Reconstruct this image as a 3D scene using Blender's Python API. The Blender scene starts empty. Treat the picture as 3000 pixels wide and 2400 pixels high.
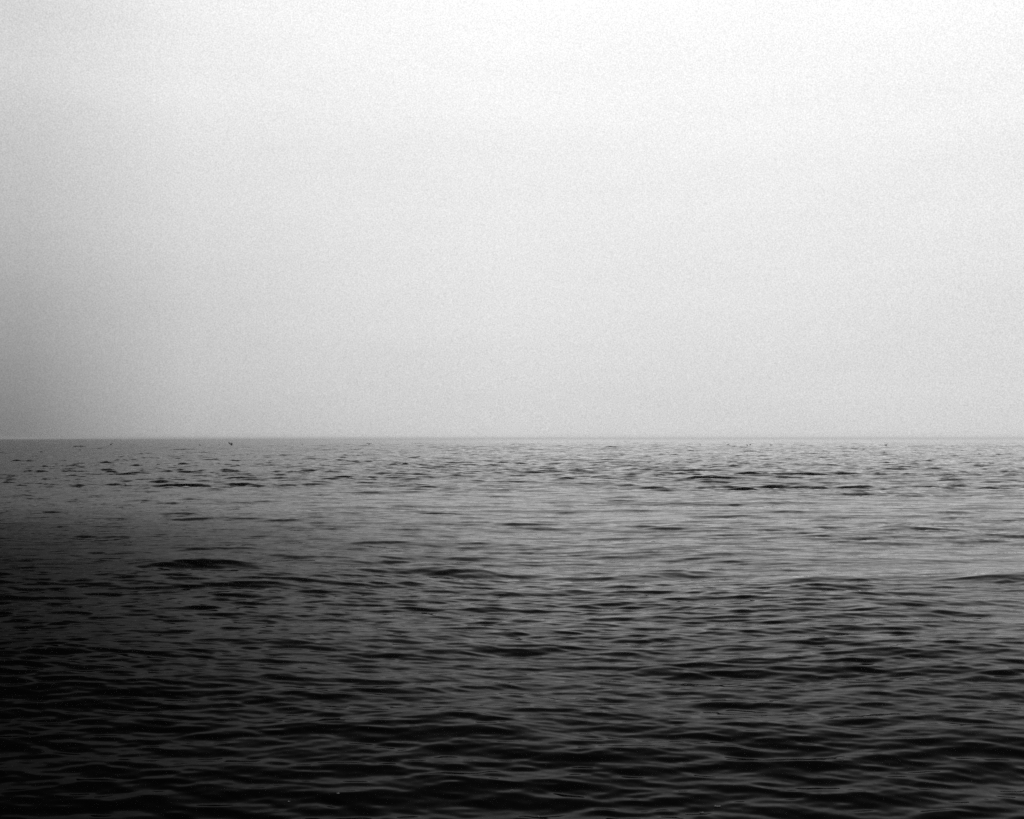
import bpy, bmesh, math
import numpy as np
from mathutils import Vector, Matrix

R = math.radians
sc = bpy.context.scene
col = sc.collection

# ------------------------------------------------------------------ camera
EYE = 1.5                                   # standing at the edge of the water
cam_data = bpy.data.cameras.new('camera')
cam_data.sensor_width = 36.0
cam_data.lens = 35.0
cam_data.clip_start = 0.05
cam_data.clip_end = 60000.0
cam = bpy.data.objects.new('camera', cam_data)
cam.location = (0.0, 0.0, EYE)
cam.rotation_euler = (R(90.0 + 1.65), 0.0, 0.0)
col.objects.link(cam)
sc.camera = cam

# ------------------------------------------------------------------ exposure
sc.view_settings.view_transform = 'Standard'
sc.view_settings.look = 'None'
sc.view_settings.exposure = 0.0
sc.view_settings.gamma = 1.0
sc.cycles.use_denoising = False             # keep the fine grain of the film
sc.cycles.max_bounces = 6
sc.cycles.volume_bounces = 3
sc.cycles.sample_clamp_indirect = 4.0

# ------------------------------------------------------------------ sky
SUN_EL, SUN_AZ = 60.0, 140.0                 # high behind the right shoulder, veiled by the overcast
world = bpy.data.worlds.new('World')
sc.world = world
world.use_nodes = True
nt = world.node_tree
nt.nodes.clear()
N = nt.nodes.new
L = nt.links.new


def math_node(tree, op, a, b=None, clamp=False):
    n = tree.nodes.new('ShaderNodeMath')
    n.operation = op
    n.use_clamp = clamp
    for i, v in enumerate((a, b)):
        if v is None:
            continue
        if isinstance(v, (int, float)):
            n.inputs[i].default_value = v
        else:
            tree.links.new(v, n.inputs[i])
    return n.outputs[0]


def ramp_node(tree, fac, stops, interp='B_SPLINE'):
    n = tree.nodes.new('ShaderNodeValToRGB')
    cr = n.color_ramp
    cr.interpolation = interp
    while len(cr.elements) > 1:
        cr.elements.remove(cr.elements[-1])
    cr.elements[0].position = stops[0][0]
    for p, v in stops[1:]:
        cr.elements.new(p)
    for e, (p, v) in zip(cr.elements, stops):
        e.position = p
        e.color = (v, v, v, 1.0)
    tree.links.new(fac, n.inputs[0])
    b = tree.nodes.new('ShaderNodeRGBToBW')
    tree.links.new(n.outputs[0], b.inputs[0])
    return b.outputs[0]


tc = N('ShaderNodeTexCoord')
sep = N('ShaderNodeSeparateXYZ')
L(tc.outputs['Generated'], sep.inputs[0])
elev = math_node(nt, 'MULTIPLY', math_node(nt, 'ARCSINE', sep.outputs[2]), 180.0 / math.pi)
azim = math_node(nt, 'MULTIPLY', math_node(nt, 'ARCTAN2', sep.outputs[0], sep.outputs[1]), 180.0 / math.pi)
e01 = math_node(nt, 'DIVIDE', elev, 90.0, clamp=True)
a01 = math_node(nt, 'DIVIDE', math_node(nt, 'ADD', azim, 90.0), 180.0, clamp=True)


def E(d): return d / 90.0
def A(d): return (d + 90.0) / 180.0


# overcast brightness by height above the horizon (bright veil low down, dimming above the view added to darken reflections)
vert = ramp_node(nt, e01, [(0.0, .655), (E(5), .715), (E(11), .80), (E(17), .89), (E(24.2), 1.0),
                           (E(28), .75), (E(34), .52), (E(48), .28), (E(90), .14)], 'LINEAR')
# lens-like falloff to the left painted into the sky; unseen upper part darkens reflections
left_falloff = ramp_node(nt, a01, [(A(-90), .10), (A(-50), .14), (A(-30), .22), (A(-26), .32), (A(-18), .72), (A(-10), .88),
                           (A(0), 1.0), (A(15), 1.0), (A(30), .98), (A(90), .9)], 'LINEAR')
lift = ramp_node(nt, e01, [(0.0, 1.0), (E(3), .86), (E(9), .62), (E(18), .42), (E(24), .45), (E(28), 1.0), (E(32), 1.0)], 'LINEAR')
side = math_node(nt, 'SUBTRACT', 1.0, math_node(nt, 'MULTIPLY', math_node(nt, 'MULTIPLY', math_node(nt, 'SUBTRACT', 1.0, left_falloff), lift), 1.0), clamp=True)
# broad soft unevenness of the cloud
nz = N('ShaderNodeTexNoise')
nz.inputs['Scale'].default_value = 2.2
nz.inputs['Detail'].default_value = 3.0
mp = N('ShaderNodeMapping')
mp.inputs['Scale'].default_value = (1.0, 1.0, 6.0)
L(tc.outputs['Generated'], mp.inputs[0])
L(mp.outputs[0], nz.inputs['Vector'])
mott = math_node(nt, 'ADD', math_node(nt, 'MULTIPLY', nz.outputs[0], 0.16), 0.92)
fine = N('ShaderNodeTexNoise')                # film grain drawn into the sky as fine noise
fine.inputs['Scale'].default_value = 850.0
fine.inputs['Detail'].default_value = 1.0
L(tc.outputs['Generated'], fine.inputs['Vector'])
grain = math_node(nt, 'ADD', math_node(nt, 'MULTIPLY', fine.outputs[0], 0.56), 0.72)
cloud = math_node(nt, 'MULTIPLY', math_node(nt, 'MULTIPLY', math_node(nt, 'MULTIPLY', vert, side), mott), grain)

sky = N('ShaderNodeTexSky')
sky.sky_type = 'NISHITA'
sky.sun_disc = False
sky.sun_elevation = R(SUN_EL)
sky.sun_rotation = R(SUN_AZ)
sky.air_density = 1.0
sky.dust_density = 6.0
skybw = N('ShaderNodeRGBToBW')
L(sky.outputs[0], skybw.inputs[0])
bg_sky = N('ShaderNodeBackground')           # the clear sky that leaks through the cloud
L(skybw.outputs[0], bg_sky.inputs['Color'])
bg_sky.inputs['Strength'].default_value = 0.004
bg_cloud = N('ShaderNodeBackground')
L(cloud, bg_cloud.inputs['Color'])
bg_cloud.inputs['Strength'].default_value = 1.0
addw = N('ShaderNodeAddShader')
L(bg_sky.outputs[0], addw.inputs[0])
L(bg_cloud.outputs[0], addw.inputs[1])
wout = N('ShaderNodeOutputWorld')
L(addw.outputs[0], wout.inputs['Surface'])

# ------------------------------------------------------------------ sun behind cloud
sd = bpy.data.lights.new('sun', 'SUN')
sd.energy = 0.5
sd.angle = R(25.0)
sd.color = (1.0, 1.0, 1.0)                   # the photograph is black and white
sun = bpy.data.objects.new('sun', sd)
d = Vector((math.sin(R(SUN_AZ)) * math.cos(R(SUN_EL)), math.cos(R(SUN_AZ)) * math.cos(R(SUN_EL)), math.sin(R(SUN_EL))))
sun.rotation_euler = d.to_track_quat('Z', 'Y').to_euler()
sun.location = (20, 10, 40)
col.objects.link(sun)

# ------------------------------------------------------------------ the water surface
rng = np.random.default_rng(11)


class Tile:
    """one repeating patch of wind sea, built from its spectrum"""

    def __init__(self, size, n, lmin, lmax, slope, spread, heading, chop, tilt):
        k1 = np.fft.fftfreq(n, d=size / n) * 2 * np.pi
        kx, ky = np.meshgrid(k1, k1, indexing='xy')
        k = np.hypot(kx, ky)
        k[0, 0] = 1.0
        lam = 2 * np.pi / k
        s = np.exp(-(lmin / lam) ** 4) * np.exp(-(lam / lmax) ** 4)
        hx, hy = math.sin(R(heading)), -math.cos(R(heading))
        c = (kx * hx + ky * hy) / k
        dirw = np.where(c > 0, np.abs(c) ** spread, 0.04 * np.abs(c) ** spread)
        p = s * dirw / k ** 2                         # slope variance per cell
        p[0, 0] = 0
        amp = np.sqrt(p) / k
        g = (rng.standard_normal((n, n)) + 1j * rng.standard_normal((n, n))) * amp
        h = np.fft.ifft2(g).real
        sx = np.fft.ifft2(g * 1j * kx).real
        sy = np.fft.ifft2(g * 1j * ky).real
        f = slope / math.sqrt((sx ** 2 + sy ** 2).mean())
        self.h = (h * f).astype(np.float32)
        self.dx = (np.fft.ifft2(g * 1j * kx / k).real * f * chop).astype(np.float32)
        self.dy = (np.fft.ifft2(g * 1j * ky / k).real * f * chop).astype(np.float32)
        self.size, self.n, self.tilt = size, n, R(tilt)

    def sample(self, x, y):
        ct, st = math.cos(self.tilt), math.sin(self.tilt)
        n = self.n
        u = (x * ct + y * st) / self.size * n
        v = (-x * st + y * ct) / self.size * n
        iu = np.floor(u)
        iv = np.floor(v)
        fu = (u - iu).astype(np.float32)
        fv = (v - iv).astype(np.float32)
        iu = iu.astype(np.int64)
        iv = iv.astype(np.int64)

        def w(t):
            return ((1 - t) ** 3 / 6, (3 * t ** 3 - 6 * t ** 2 + 4) / 6,
                    (-3 * t ** 3 + 3 * t ** 2 + 3 * t + 1) / 6, t ** 3 / 6)
        wu, wv = w(fu), w(fv)
        H = np.zeros_like(fu); DX = np.zeros_like(fu); DY = np.zeros_like(fu)
        for j in range(4):
            vv = np.mod(iv + j - 1, n)
            for i in range(4):
                uu = np.mod(iu + i - 1, n)
                ww = wu[i] * wv[j]
                H += self.h[vv, uu] * ww
                DX += self.dx[vv, uu] * ww
                DY += self.dy[vv, uu] * ww
        return H, DX * ct - DY * st, DX * st + DY * ct


tiles = [
    # size, n, lmin, lmax, slope, spread, heading, chop, tilt
    # (the crests face the beach: heading + tilt stays close to zero)
    (Tile(211.0, 1024, 1.5, 6.0, 0.110, 3, -9, 0.9, 4), 'offshore'),
    (Tile(120.0, 1024, 1.1, 4.5, 0.050, 18, -2, 0.9, 3), 'swell'),
    (Tile(71.0, 1024, 0.40, 1.6, 0.185, 5, -12, 0.9, 9), 'chop'),
    (Tile(29.0, 1024, 0.14, 0.62, 0.096, 14, 8, 0.5, -5), 'wave'),
    (Tile(7.7, 1024, 0.045, 0.20, 0.100, 13, -9, 0.3, 7), 'ripple'),
]


def smooth(a, b, t):
    t = np.clip((t - a) / (b - a), 0, 1)
    return t * t * (3 - 2 * t)


patch = Tile(190.0, 256, 8.0, 60.0, 1.0, 1, 30, 0, 20)     # slow variation of the wind on the water
patch.h /= patch.h.std()
packs = Tile(83.0, 512, 2.2, 12.0, 1.0, 3, 10, 0, -12)     # waves run in little groups
packs.h /= packs.h.std()


RIDGES = [(9.5, -4.2, -0.3, .064, .20, -.02), (9.5, -0.7, 2.0, .060, .20, -.01), (14.4, 5.2, 9.5, .066, .28, .01),
          (8.8, 2.3, 3.5, .036, .19, .08), (8.9, 3.7, 6.0, .040, .19, .04), (12.3, -4.6, -3.4, .044, .24, .03),
          (13.6, -7.6, -6.2, .060, .26, .0), (6.2, -1.4, 0.1, .034, .17, .05), (4.75, -1.0, 0.5, .026, .15, .03),
          (4.65, 0.7, 2.6, .026, .15, -.03), (11.0, 1.9, 3.7, .038, .20, .04), (10.8, 3.8, 4.8, .032, .18, .04)]


def wave_at(x, y):
    """height and sideways shift of the water at real place x, y"""
    r = np.hypot(x, y)
    wind, _, _ = patch.sample(x, y * 1.8)
    gust = smooth(16.0, 46.0, y + 4.0 * wind)                # calmer by the shore, ruffled further out
    slick = smooth(9.0, 20.0, y + 1.5 * wind) * (1.0 - gust)
    ruffle = smooth(0.0, -4.0, x + 0.28 * y + 0.8 * wind) * (1.0 - smooth(14.0, 26.0, y))   # steeper ripples added on the left to darken the near water
    near = 1.0 - smooth(6.0, 13.0, y)
    grp, _, _ = packs.sample(x, y)
    grp = np.clip(0.9 + 0.24 * grp, 0.4, 1.4)
    # the low face of a swell coming in to the beach
    yw = y + 0.5 * wind + 0.25 * np.sin(x * 0.55 + 1.0)
    side = 1.0 + 0.4 * smooth(0.5, -3.0, x) + 0.25 * smooth(0.5, 3.0, x)
    Z = (0.20 * side * (smooth(2.9, 6.6, yw) - smooth(7.0, 26.0, yw))).astype(np.float32)
    for y0, x0, x1, a, w, drift in RIDGES:                   # low lines of swell, each at its own place
        yc = y0 + drift * (x - x0) + 0.07 * np.sin(x * 1.9 + y0) + 0.05 * np.sin(x * 4.3 + 2 * y0)
        u = (y - yc) / w
        win = smooth(x0 - 0.5, x0 + 0.7, x) * (1.0 - smooth(x1 - 0.7, x1 + 0.5, x)) * (0.8 + 0.3 * np.sin(x * 2.7 + 3 * y0))
        Z += (a * win * np.exp(-np.where(u < 0, u * u, u * u / 6.0))).astype(np.float32)   # steep towards the beach
    DX = np.zeros_like(Z); DY = Z * 0
    for t, kind in tiles:
        h, dx, dy = t.sample(x, y)
        if kind == 'offshore':
            m = smooth(40.0, 170.0, y)
        elif kind == 'swell':
            m = 0.95 * (0.6 + 0.4 * grp) * (1.0 - 0.4 * gust) * (1.0 - 0.2 * near)
        elif kind == 'chop':
            m = (0.6 + 0.4 * grp) * (0.22 - 0.12 * near + 0.80 * gust)
        elif kind == 'wave':
            m = grp * (1.0 + 0.3 * gust)  * (1.0 + 0.10 * slick) * (1.0 + 0.4 * ruffle)
        else:
            m = np.clip(0.95 + 0.3 * wind, 0.3, 1.6) * (0.5 + 0.5 * grp) * (1.0 - 0.1 * slick) * (1.0 + 0.5 * ruffle) * (1.0 + 0.4 * near)
            m = m * (1.0 - smooth(28.0, 90.0, r))            # too fine to matter as shape further out
        DY = DY - (0.6 if kind in ('swell', 'chop') else 0.2) * h * m             # crests lean towards the beach
        fade = 1.0 - smooth(1500.0, 6000.0, r)
        Z += h * m * fade
        DX += dx * m * fade
        DY += dy * m * fade
    return Z, DX, DY


# rings of the water sheet, closer together near the shore, all the way to the horizon
rs = [0.6]
while rs[-1] < 5000.0:
    r = rs[-1]
    if r < 2.6:
        dr = 0.05
    else:
        dr = min(0.00034 * r * r, 0.004 * r if r < 650 else 0.015 * r)
        dr = max(dr, 0.004)
    rs.append(r + dr)
rs = np.array(rs)
front = np.radians(np.linspace(-34, 34, 1500))
backs = np.radians(np.linspace(34, 326, 180))[1:-1]
th = np.concatenate([front, backs])
nr, nth = len(rs), len(th)
print('rings', nr, 'spokes', nth)
RR, TT = np.meshgrid(rs, th, indexing='ij')
X = RR * np.sin(TT)
Y = RR * np.cos(TT)
Z = np.zeros(X.shape, np.float32)
DX = Z.copy(); DY = Z.copy()
for a in range(0, nr, 128):
    Z[a:a + 128], DX[a:a + 128], DY[a:a + 128] = wave_at(X[a:a + 128], Y[a:a + 128])
co = np.empty((nr * nth + 1, 3), np.float32)
co[:-1, 0] = (X + DX).ravel()
co[:-1, 1] = (Y + DY).ravel()
co[:-1, 2] = Z.ravel()
co[-1] = (0, 0, 0)
ii = np.arange(nr - 1)[:, None] * nth
jj = np.arange(nth)[None, :]
jn = (jj + 1) % nth
quads = np.stack([ii + jj, ii + nth + jj, ii + nth + jn, ii + jn], axis=-1).reshape(-1, 4)
quads = quads[:, ::-1]                                        # facing up
tris = np.stack([np.full(nth, nr * nth), jj[0], jn[0]], axis=-1)[:, ::-1]
me = bpy.data.meshes.new('sea')
nq, ntr = len(quads), len(tris)
me.vertices.add(len(co))
me.vertices.foreach_set('co', co.ravel())
me.loops.add(nq * 4 + ntr * 3)
me.loops.foreach_set('vertex_index', np.concatenate([quads.ravel(), tris.ravel()]).astype(np.int32))
me.polygons.add(nq + ntr)
me.polygons.foreach_set('loop_start', np.concatenate([np.arange(nq) * 4, nq * 4 + np.arange(ntr) * 3]).astype(np.int32))
me.polygons.foreach_set('use_smooth', np.ones(nq + ntr, dtype=bool))
me.update(calc_edges=True)
me.validate()
sea = bpy.data.objects.new('sea', me)
sea['kind'] = 'structure'
sea['label'] = 'dark calm sea with small ripples reaching to a hazy horizon'
col.objects.link(sea)

# water: black depth under a clear, slightly ruffled surface
wm = bpy.data.materials.new('sea_water')
wm.use_nodes = True
t = wm.node_tree
t.nodes.clear()
wout_ = t.nodes.new('ShaderNodeOutputMaterial')
mixs = t.nodes.new('ShaderNodeMixShader')
depth = t.nodes.new('ShaderNodeBsdfDiffuse')          # next to nothing comes back from the depth
depth.inputs['Color'].default_value = (0.002, 0.002, 0.002, 1)
bs = t.nodes.new('ShaderNodeBsdfGlossy')
bs.distribution = 'GGX'
bs.inputs['Color'].default_value = (1, 1, 1, 1)
t.links.new(depth.outputs[0], mixs.inputs[1])
t.links.new(bs.outputs[0], mixs.inputs[2])
t.links.new(mixs.outputs[0], wout_.inputs['Surface'])
geo = t.nodes.new('ShaderNodeNewGeometry')
seppos = t.nodes.new('ShaderNodeSeparateXYZ')
t.links.new(geo.outputs['Position'], seppos.inputs[0])
# fine capillary ripples as a tilt of the surface, in real metres
def tilt_noise(scale, detail, sx, sy, sz=1.0):
    m = t.nodes.new('ShaderNodeMapping')
    m.inputs['Scale'].default_value = (sx, sy, sz)
    t.links.new(geo.outputs['Position'], m.inputs[0])
    n = t.nodes.new('ShaderNodeTexNoise')
    n.inputs['Scale'].default_value = scale
    n.inputs['Detail'].default_value = detail
    t.links.new(m.outputs[0], n.inputs['Vector'])
    s = t.nodes.new('ShaderNodeVectorMath'); s.operation = 'SUBTRACT'
    t.links.new(n.outputs['Color'], s.inputs[0])
    s.inputs[1].default_value = (0.5, 0.5, 0.5)
    return s.outputs[0]
far = t.nodes.new('ShaderNodeMapRange')
far.interpolation_type = 'SMOOTHSTEP'
far.inputs['From Min'].default_value = 22.0
far.inputs['From Max'].default_value = 60.0
far.inputs['To Min'].default_value = 0.04
far.inputs['To Max'].default_value = 0.22
t.links.new(seppos.outputs[1], far.inputs['Value'])
# wedge to the left where darkening is put into the water
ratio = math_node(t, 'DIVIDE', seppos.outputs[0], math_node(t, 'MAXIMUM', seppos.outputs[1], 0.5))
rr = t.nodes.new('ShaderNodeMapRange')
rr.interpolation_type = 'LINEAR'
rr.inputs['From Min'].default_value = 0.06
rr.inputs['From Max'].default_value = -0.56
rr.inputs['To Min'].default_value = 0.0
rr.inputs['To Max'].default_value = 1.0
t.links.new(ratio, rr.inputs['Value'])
rough = math_node(t, 'ADD', math_node(t, 'MULTIPLY', rr.outputs[0], 0.05), 0.025)
t.links.new(rough, bs.inputs['Roughness'])
tilt_amt = math_node(t, 'ADD', far.outputs[0], math_node(t, 'MULTIPLY', rr.outputs[0], 0.35))
n1 = tilt_noise(14.0, 4.0, 0.35, 1.0)
v1 = t.nodes.new('ShaderNodeVectorMath'); v1.operation = 'MULTIPLY'
t.links.new(n1, v1.inputs[0]); v1.inputs[1].default_value = (0.35, 1.0, 0.0)
v2 = t.nodes.new('ShaderNodeVectorMath'); v2.operation = 'SCALE'
t.links.new(v1.outputs[0], v2.inputs[0]); t.links.new(tilt_amt, v2.inputs['Scale'])
v3 = t.nodes.new('ShaderNodeVectorMath'); v3.operation = 'ADD'
t.links.new(v2.outputs[0], v3.inputs[0]); t.links.new(geo.outputs['Normal'], v3.inputs[1])
v4 = t.nodes.new('ShaderNodeVectorMath'); v4.operation = 'NORMALIZE'
t.links.new(v3.outputs[0], v4.inputs[0])
t.links.new(v4.outputs[0], bs.inputs['Normal'])
# Fresnel reflectance of the surface for the light a polarising filter lets through
IOR = 1.18
dt = t.nodes.new('ShaderNodeVectorMath'); dt.operation = 'DOT_PRODUCT'
t.links.new(v4.outputs[0], dt.inputs[0]); t.links.new(geo.outputs['Incoming'], dt.inputs[1])
c_0 = math_node(t, 'ABSOLUTE', dt.outputs['Value'])
# darkening painted into the water: an added term lowers its grazing reflectance;
# strongest on the left and close to the beach, weaker out at sea
def span(src, a, b, lo, hi):
    m = t.nodes.new('ShaderNodeMapRange')
    m.interpolation_type = 'SMOOTHSTEP'
    for k, v in zip(('From Min', 'From Max', 'To Min', 'To Max'), (a, b, lo, hi)):
        m.inputs[k].default_value = v
    t.links.new(src, m.inputs['Value'])
    return m.outputs[0]
dim_left = math_node(t, 'MULTIPLY', rr.outputs[0], span(seppos.outputs[1], 2.0, 25.0, 0.50, 0.165))
dim_near = span(seppos.outputs[1], 3.5, 8.5, 0.20, 0.0)
dim_sq = math_node(t, 'ADD', math_node(t, 'POWER', dim_left, 2.0), math_node(t, 'POWER', dim_near, 2.0))
c_i = math_node(t, 'SQRT', math_node(t, 'ADD', math_node(t, 'MULTIPLY', c_0, c_0), dim_sq))
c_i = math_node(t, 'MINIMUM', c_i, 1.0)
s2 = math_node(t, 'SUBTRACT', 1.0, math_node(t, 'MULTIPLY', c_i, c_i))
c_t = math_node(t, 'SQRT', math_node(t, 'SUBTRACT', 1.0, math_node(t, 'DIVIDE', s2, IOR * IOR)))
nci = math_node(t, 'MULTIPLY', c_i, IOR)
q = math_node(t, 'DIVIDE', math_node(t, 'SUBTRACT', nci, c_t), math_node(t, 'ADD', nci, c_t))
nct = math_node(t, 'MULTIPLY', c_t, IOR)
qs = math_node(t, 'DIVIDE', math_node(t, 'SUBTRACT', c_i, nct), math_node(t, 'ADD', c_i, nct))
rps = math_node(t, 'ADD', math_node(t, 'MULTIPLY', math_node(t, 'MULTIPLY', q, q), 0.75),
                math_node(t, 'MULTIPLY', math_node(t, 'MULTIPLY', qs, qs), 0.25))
# film grain drawn into the water's reflectance as noise on every scale
fm = t.nodes.new('ShaderNodeTexNoise')
fm.inputs['Scale'].default_value = 6.0
fm.inputs['Detail'].default_value = 9.0
fm.inputs['Roughness'].default_value = 0.85
t.links.new(geo.outputs['Position'], fm.inputs['Vector'])
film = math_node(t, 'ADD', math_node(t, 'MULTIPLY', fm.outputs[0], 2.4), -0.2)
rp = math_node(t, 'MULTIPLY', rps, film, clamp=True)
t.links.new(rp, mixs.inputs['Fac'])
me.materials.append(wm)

# ------------------------------------------------------------------ birds
def plain(name, v, rough=0.7):
    m = bpy.data.materials.new(name)
    m.use_nodes = True
    tr = m.node_tree
    b = tr.nodes['Principled BSDF']
    nn = tr.nodes.new('ShaderNodeTexNoise')
    nn.inputs['Scale'].default_value = 40.0
    rmp = tr.nodes.new('ShaderNodeValToRGB')
    rmp.color_ramp.elements[0].color = (v * .7, v * .7, v * .7, 1)
    rmp.color_ramp.elements[1].color = (v * 1.4, v * 1.4, v * 1.4, 1)
    tr.links.new(nn.outputs[0], rmp.inputs[0])
    tr.links.new(rmp.outputs[0], b.inputs['Base Color'])
    b.inputs['Roughness'].default_value = rough
    return m


M_feather = plain('dark_feathers', 0.012)
M_beak = plain('beak_horn', 0.03, 0.4)


def loft(bm, stations, seg=12):
    """stations: (centre, half width vector, half height vector) -> closed tube"""
    rings = []
    for c, a, b in stations:
        c, a, b = Vector(c), Vector(a), Vector(b)
        rings.append([bm.verts.new(c + a * math.cos(2 * math.pi * i / seg) + b * math.sin(2 * math.pi * i / seg)) for i in range(seg)])
    for p, q in zip(rings, rings[1:]):
        for i in range(seg):
            bm.faces.new((p[i], p[(i + 1) % seg], q[(i + 1) % seg], q[i]))
    bm.faces.new(rings[0][::-1])
    bm.faces.new(rings[-1])


def mesh_obj(name, bm, mat, parent=None):
    bmesh.ops.recalc_face_normals(bm, faces=bm.faces)
    m = bpy.data.meshes.new(name)
    bm.to_mesh(m); bm.free()
    for p in m.polygons:
        p.use_smooth = True
    m.materials.append(mat)
    o = bpy.data.objects.new(name, m)
    col.objects.link(o)
    if parent:
        o.parent = parent
    return o


def bird_body_bm(neck_up):
    """trunk, neck and head in one skin; facing +x, water line at z = 0"""
    bm = bmesh.new()
    def st(x, z, w, h): return ((x, 0, z), (0, w, 0), (0, 0, h))
    S = [st(-.30, .075, .004, .004), st(-.26, .07, .035, .012), st(-.18, .055, .06, .035), st(-.08, .05, .085, .06),
         st(.03, .05, .09, .07), st(.12, .06, .07, .062)]
    if neck_up:
        S += [((.175, 0, .095), (0, .04, 0), (-.03, 0, .04)), ((.195, 0, .15), (0, .026, 0), (-.03, 0, .008)),
              ((.20, 0, .20), (0, .026, 0), (-.03, 0, .006)), ((.215, 0, .24), (0, .032, 0), (-.030, 0, .026)),
              ((.25, 0, .25), (0, .026, 0), (-.004, 0, .028)), ((.275, 0, .245), (0, .012, 0), (0, 0, .014))]
    else:
        S += [st(.18, .07, .038, .036), st(.22, .08, .032, .032), st(.26, .085, .034, .034), st(.30, .082, .026, .026), st(.325, .078, .012, .012)]
    loft(bm, S)
    return bm


def beak_bm(x, z, drop=0.0):
    bm = bmesh.new()
    loft(bm, [((x, 0, z), (0, .010, 0), (0, 0, .011)), ((x + .03, 0, z - .002 - drop), (0, .007, 0), (0, 0, .008)),
              ((x + .055, 0, z - .008 - drop), (0, .002, 0), (0, 0, .003))], 8)
    return bm


def wing_bm(side, root, mid, tip, chord):
    """a feathered wing with real thickness: root, wrist and tip points, swept back"""
    bm = bmesh.new()
    pts = [Vector(root), Vector(root).lerp(Vector(mid), .5), Vector(mid), Vector(mid).lerp(Vector(tip), .5), Vector(tip)]
    ch = [chord * .95, chord, chord * .95, chord * .7, chord * .16]
    st = []
    for i, (p, c) in enumerate(zip(pts, ch)):
        along = (pts[min(i + 1, 4)] - pts[max(i - 1, 0)]).normalized()
        nrm = Vector((1, 0, 0)).cross(along).normalized()
        st.append((p - Vector((c * .35, 0, 0)), Vector((c * .5, 0, 0)), nrm * (.016 if i < 3 else .008)))
    loft(bm, st, 10)
    return bm


GROUP_SWIM = 'dark seabirds resting on the far water'


def make_swimmer(label):
    root = bpy.data.objects.new('seabird', None)
    root['label'] = label
    root['category'] = 'bird'
    root['group'] = GROUP_SWIM
    col.objects.link(root)
    mesh_obj('body', bird_body_bm(True), M_feather, root)
    mesh_obj('beak', beak_bm(.275, .245), M_beak, root)
    for s in (-1, 1):                                           # folded wing along the flank
        bm = bmesh.new()
        loft(bm, [((.10, s * .062, .07), (.006, s * .004, 0), (0, s * .004, .010)), ((.04, s * .088, .078), (0, s * .012, 0), (0, 0, .035)),
                  ((-.08, s * .084, .078), (0, s * .012, 0), (0, 0, .036)), ((-.20, s * .05, .085), (0, s * .01, 0), (0, 0, .018)),
                  ((-.33, s * .015, .098), (0, s * .004, 0), (0, 0, .004))], 8)
        mesh_obj('wing', bm, M_feather, root)
    return root


def copy_thing(src):
    r = src.copy(); col.objects.link(r)
    for ch in list(src.children):
        c = ch.copy(); col.objects.link(c); c.parent = r
    return r


def on_sea(x, y):
    i = int(np.argmin((co[:, 0] - x) ** 2 + (co[:, 1] - y) ** 2))
    return float(co[i, 2])


def sea_height(x, y):
    z, _, _ = wave_at(np.array([[x]], dtype=float), np.array([[y]], dtype=float))
    return float(z[0, 0])


# (x, y, heading in degrees, scale, label)
FAR = 215.0
def across(px, dist):                                            # metres to the side at that distance
    return (px - 1500.0) / 2917.0 * dist

swimmers = [
    (587, 205, 170, 1.0, 'dark seabird on the water, nearest on the left of the bird with raised wings'),
    (642, 200, 95, .8, 'tiny dark seabird on the water just left of the bird with raised wings'),
    (886, 205, 80, .7, 'faint tiny seabird on the water between the raised wing bird and the gliding bird'),
    (2051, 205, 85, .8, 'faint dark seabird on the water, leftmost of the group right of centre'),
    (2133, 207, 5, 1.0, 'long low dark seabird sitting on the water, second from left of the right group'),
    (2188.5, 190, 88, .95, 'round dark dot of a seabird on the water, lower bird of the close pair'),
    (2198, 207, 20, .8, 'small flat dark seabird on the water, upper right bird of the close pair'),
    (2259, 198, 175, 1.05, 'low dark seabird on the water alone to the right of the close pair'),
    (2595, 193, 8, 1.1, 'dark seabird on the water by itself at the far right under the horizon'),
]
proto = None
for px, dist, hd, s, label in swimmers:
    if proto is None:
        o = proto = make_swimmer(label)
    else:
        o = copy_thing(proto)
        o['label'] = label
    s *= 1.1
    best = max((sea_height(across(px, d), d), d) for d in np.arange(dist - 6, dist + 6, .25))   # rides on a crest
    dist = best[1]
    x = across(px, dist)
    o.location = (x, dist, best[0] - 0.01)
    o.rotation_euler = (0, 0, R(hd))
    o.scale = (s, s, s)


def make_flyer(label, root, mid, tip, chord, legs=False):
    e = bpy.data.objects.new('flying_seabird', None)
    e['label'] = label
    e['category'] = 'bird'
    col.objects.link(e)
    mesh_obj('body', bird_body_bm(False), M_feather, e)
    mesh_obj('beak', beak_bm(.325, .078), M_beak, e)
    for s in (-1, 1):
        f = lambda p: (p[0], p[1] * s, p[2])
        mesh_obj('wing', wing_bm(s, f(root), f(mid), f(tip), chord), M_feather, e)
    bm = bmesh.new()                                             # spread tail
    loft(bm, [((-.26, 0, .07), (0, .03, 0), (0, 0, .010)), ((-.34, 0, .068), (0, .06, 0), (0, 0, .007)), ((-.40, 0, .062), (0, .07, 0), (0, 0, .004))], 8)
    mesh_obj('tail', bm, M_feather, e)
    if legs:
        for s in (-1, 1):
            bm = bmesh.new()
            loft(bm, [((-.06, s * .05, .02), (.012, 0, 0), (0, .012, 0)), ((-.09, s * .10, -.10), (.009, 0, 0), (0, .009, 0)),
                      ((-.09, s * .14, -.19), (.014, 0, 0), (0, .014, 0)), ((-.02, s * .16, -.21), (.01, 0, 0), (0, .03, 0))], 8)
            mesh_obj('leg', bm, M_beak, e)
    return e


# rising off the water with both wings thrown up
b = make_flyer('dark bird rising off the water with both wings raised in a V',
               (.06, .05, .10), (.02, .12, .34), (-.02, .25, .62), .26, legs=True)
d_ = 190.0
b.location = (across(680, d_), d_, .24)
b.rotation_euler = (R(-4), R(-48), R(76))
b.scale = (1.4, 1.4, 1.4)
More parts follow.
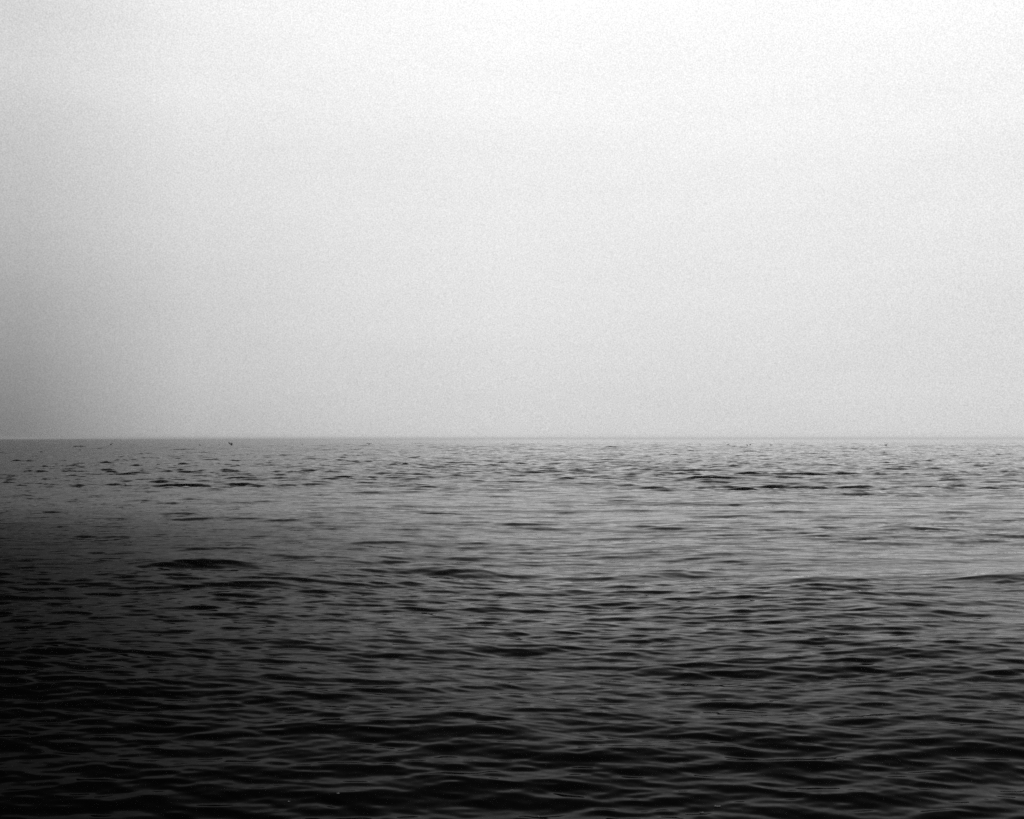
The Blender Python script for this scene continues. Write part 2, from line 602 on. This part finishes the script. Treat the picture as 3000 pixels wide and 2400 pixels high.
# gliding low with drooped wings
b = make_flyer('dark bird gliding just above the water on long level drooping wings',
               (.06, .06, .10), (.05, .26, .17), (-.06, .50, .07), .20)
d_ = 200.0
b.location = (across(1082, d_), d_, .24)
b.rotation_euler = (R(5), R(-22), R(85))
b.scale = (1.35, 1.35, 1.35)
# taking off at the far left, body tilted up to the right
b = make_flyer('dark bird with tilted body taking off low over the water at far left',
               (.06, .05, .10), (.0, .12, .16), (-.18, .20, .14), .20)
d_ = 195.0
b.location = (across(327, d_), d_, .22)
b.scale = (1.2, 1.2, 1.2)
b.rotation_euler = (0, R(-32), R(12))

# ------------------------------------------------------------------ foam flecks close to the beach
M_foam = plain('sea_foam', 0.13, 0.6)


def foam_fleck(x, y, w, label):
    rg = np.random.default_rng(int(abs(x) * 1000) + 7)
    bm = bmesh.new()
    for k in range(9):                                           # a raft of little bubbles
        q = bmesh.ops.create_icosphere(bm, subdivisions=2, radius=float(rg.uniform(.12, .26)) * w)['verts']
        off = Vector((rg.uniform(-.5, .5) * w, rg.uniform(-.35, .35) * w, 0))
        for v in q:
            v.co.z = v.co.z * 0.6
            v.co += off
    o = mesh_obj('foam_fleck', bm, M_foam)
    o.location = (x, y, on_sea(x, y) + 0.001)
    o['label'] = label
    o['category'] = 'foam'
    o['group'] = 'flecks of foam on the near water'


def near_point(px, py):                                          # where the near water lies in front of the camera
    dist = EYE / math.tan(math.atan((py - 1284.0) / 2917.0))
    for _ in range(6):
        x = (px - 1500.0) / 2917.0 * dist
        dist = (EYE - on_sea(x, dist)) * 2917.0 / (py - 1284.0)
    return (px - 1500.0) / 2917.0 * dist, dist


for px, py, w, label in [
    (2095, 2351, .020, 'largest pale foam fleck on dark water at the bottom right of centre'),
    (2050, 2369, .013, 'small pale foam fleck just below and left of the largest fleck'),
    (1577, 2380, .012, 'pale foam fleck at the bottom edge just right of the middle'),
    (1499, 2305, .013, 'pale foam fleck on the dark water in the bottom middle'),
    (995, 2316, .013, 'faint foam fleck on black water, right one of the left pair'),
    (853, 2337, .010, 'faintest foam fleck on black water at the bottom left'),
]:
    fx, fy = near_point(px, py)
    foam_fleck(fx, fy, w, label)

# ------------------------------------------------------------------ haze over the water
bm = bmesh.new()
bmesh.ops.create_cube(bm, size=1.0)
for v in bm.verts:
    v.co.x *= 10400; v.co.y *= 10400
    v.co.z = -1.4 if v.co.z < 0 else 3.2
hm = bpy.data.meshes.new('haze')
bm.to_mesh(hm); bm.free()
haze = bpy.data.objects.new('haze', hm)
haze['kind'] = 'stuff'
haze['label'] = 'thin pale sea haze lying over the water'
haze['category'] = 'haze'
col.objects.link(haze)
hz = bpy.data.materials.new('haze')
hz.use_nodes = True
ht = hz.node_tree
ht.nodes.clear()
pv = ht.nodes.new('ShaderNodeVolumePrincipled')
pv.inputs['Color'].default_value = (1.0, 1.0, 1.0, 1)
pv.inputs['Density'].default_value = 0.0006
pv.inputs['Anisotropy'].default_value = 0.9
ho = ht.nodes.new('ShaderNodeOutputMaterial')
ht.links.new(pv.outputs[0], ho.inputs['Volume'])
hm.materials.append(hz)
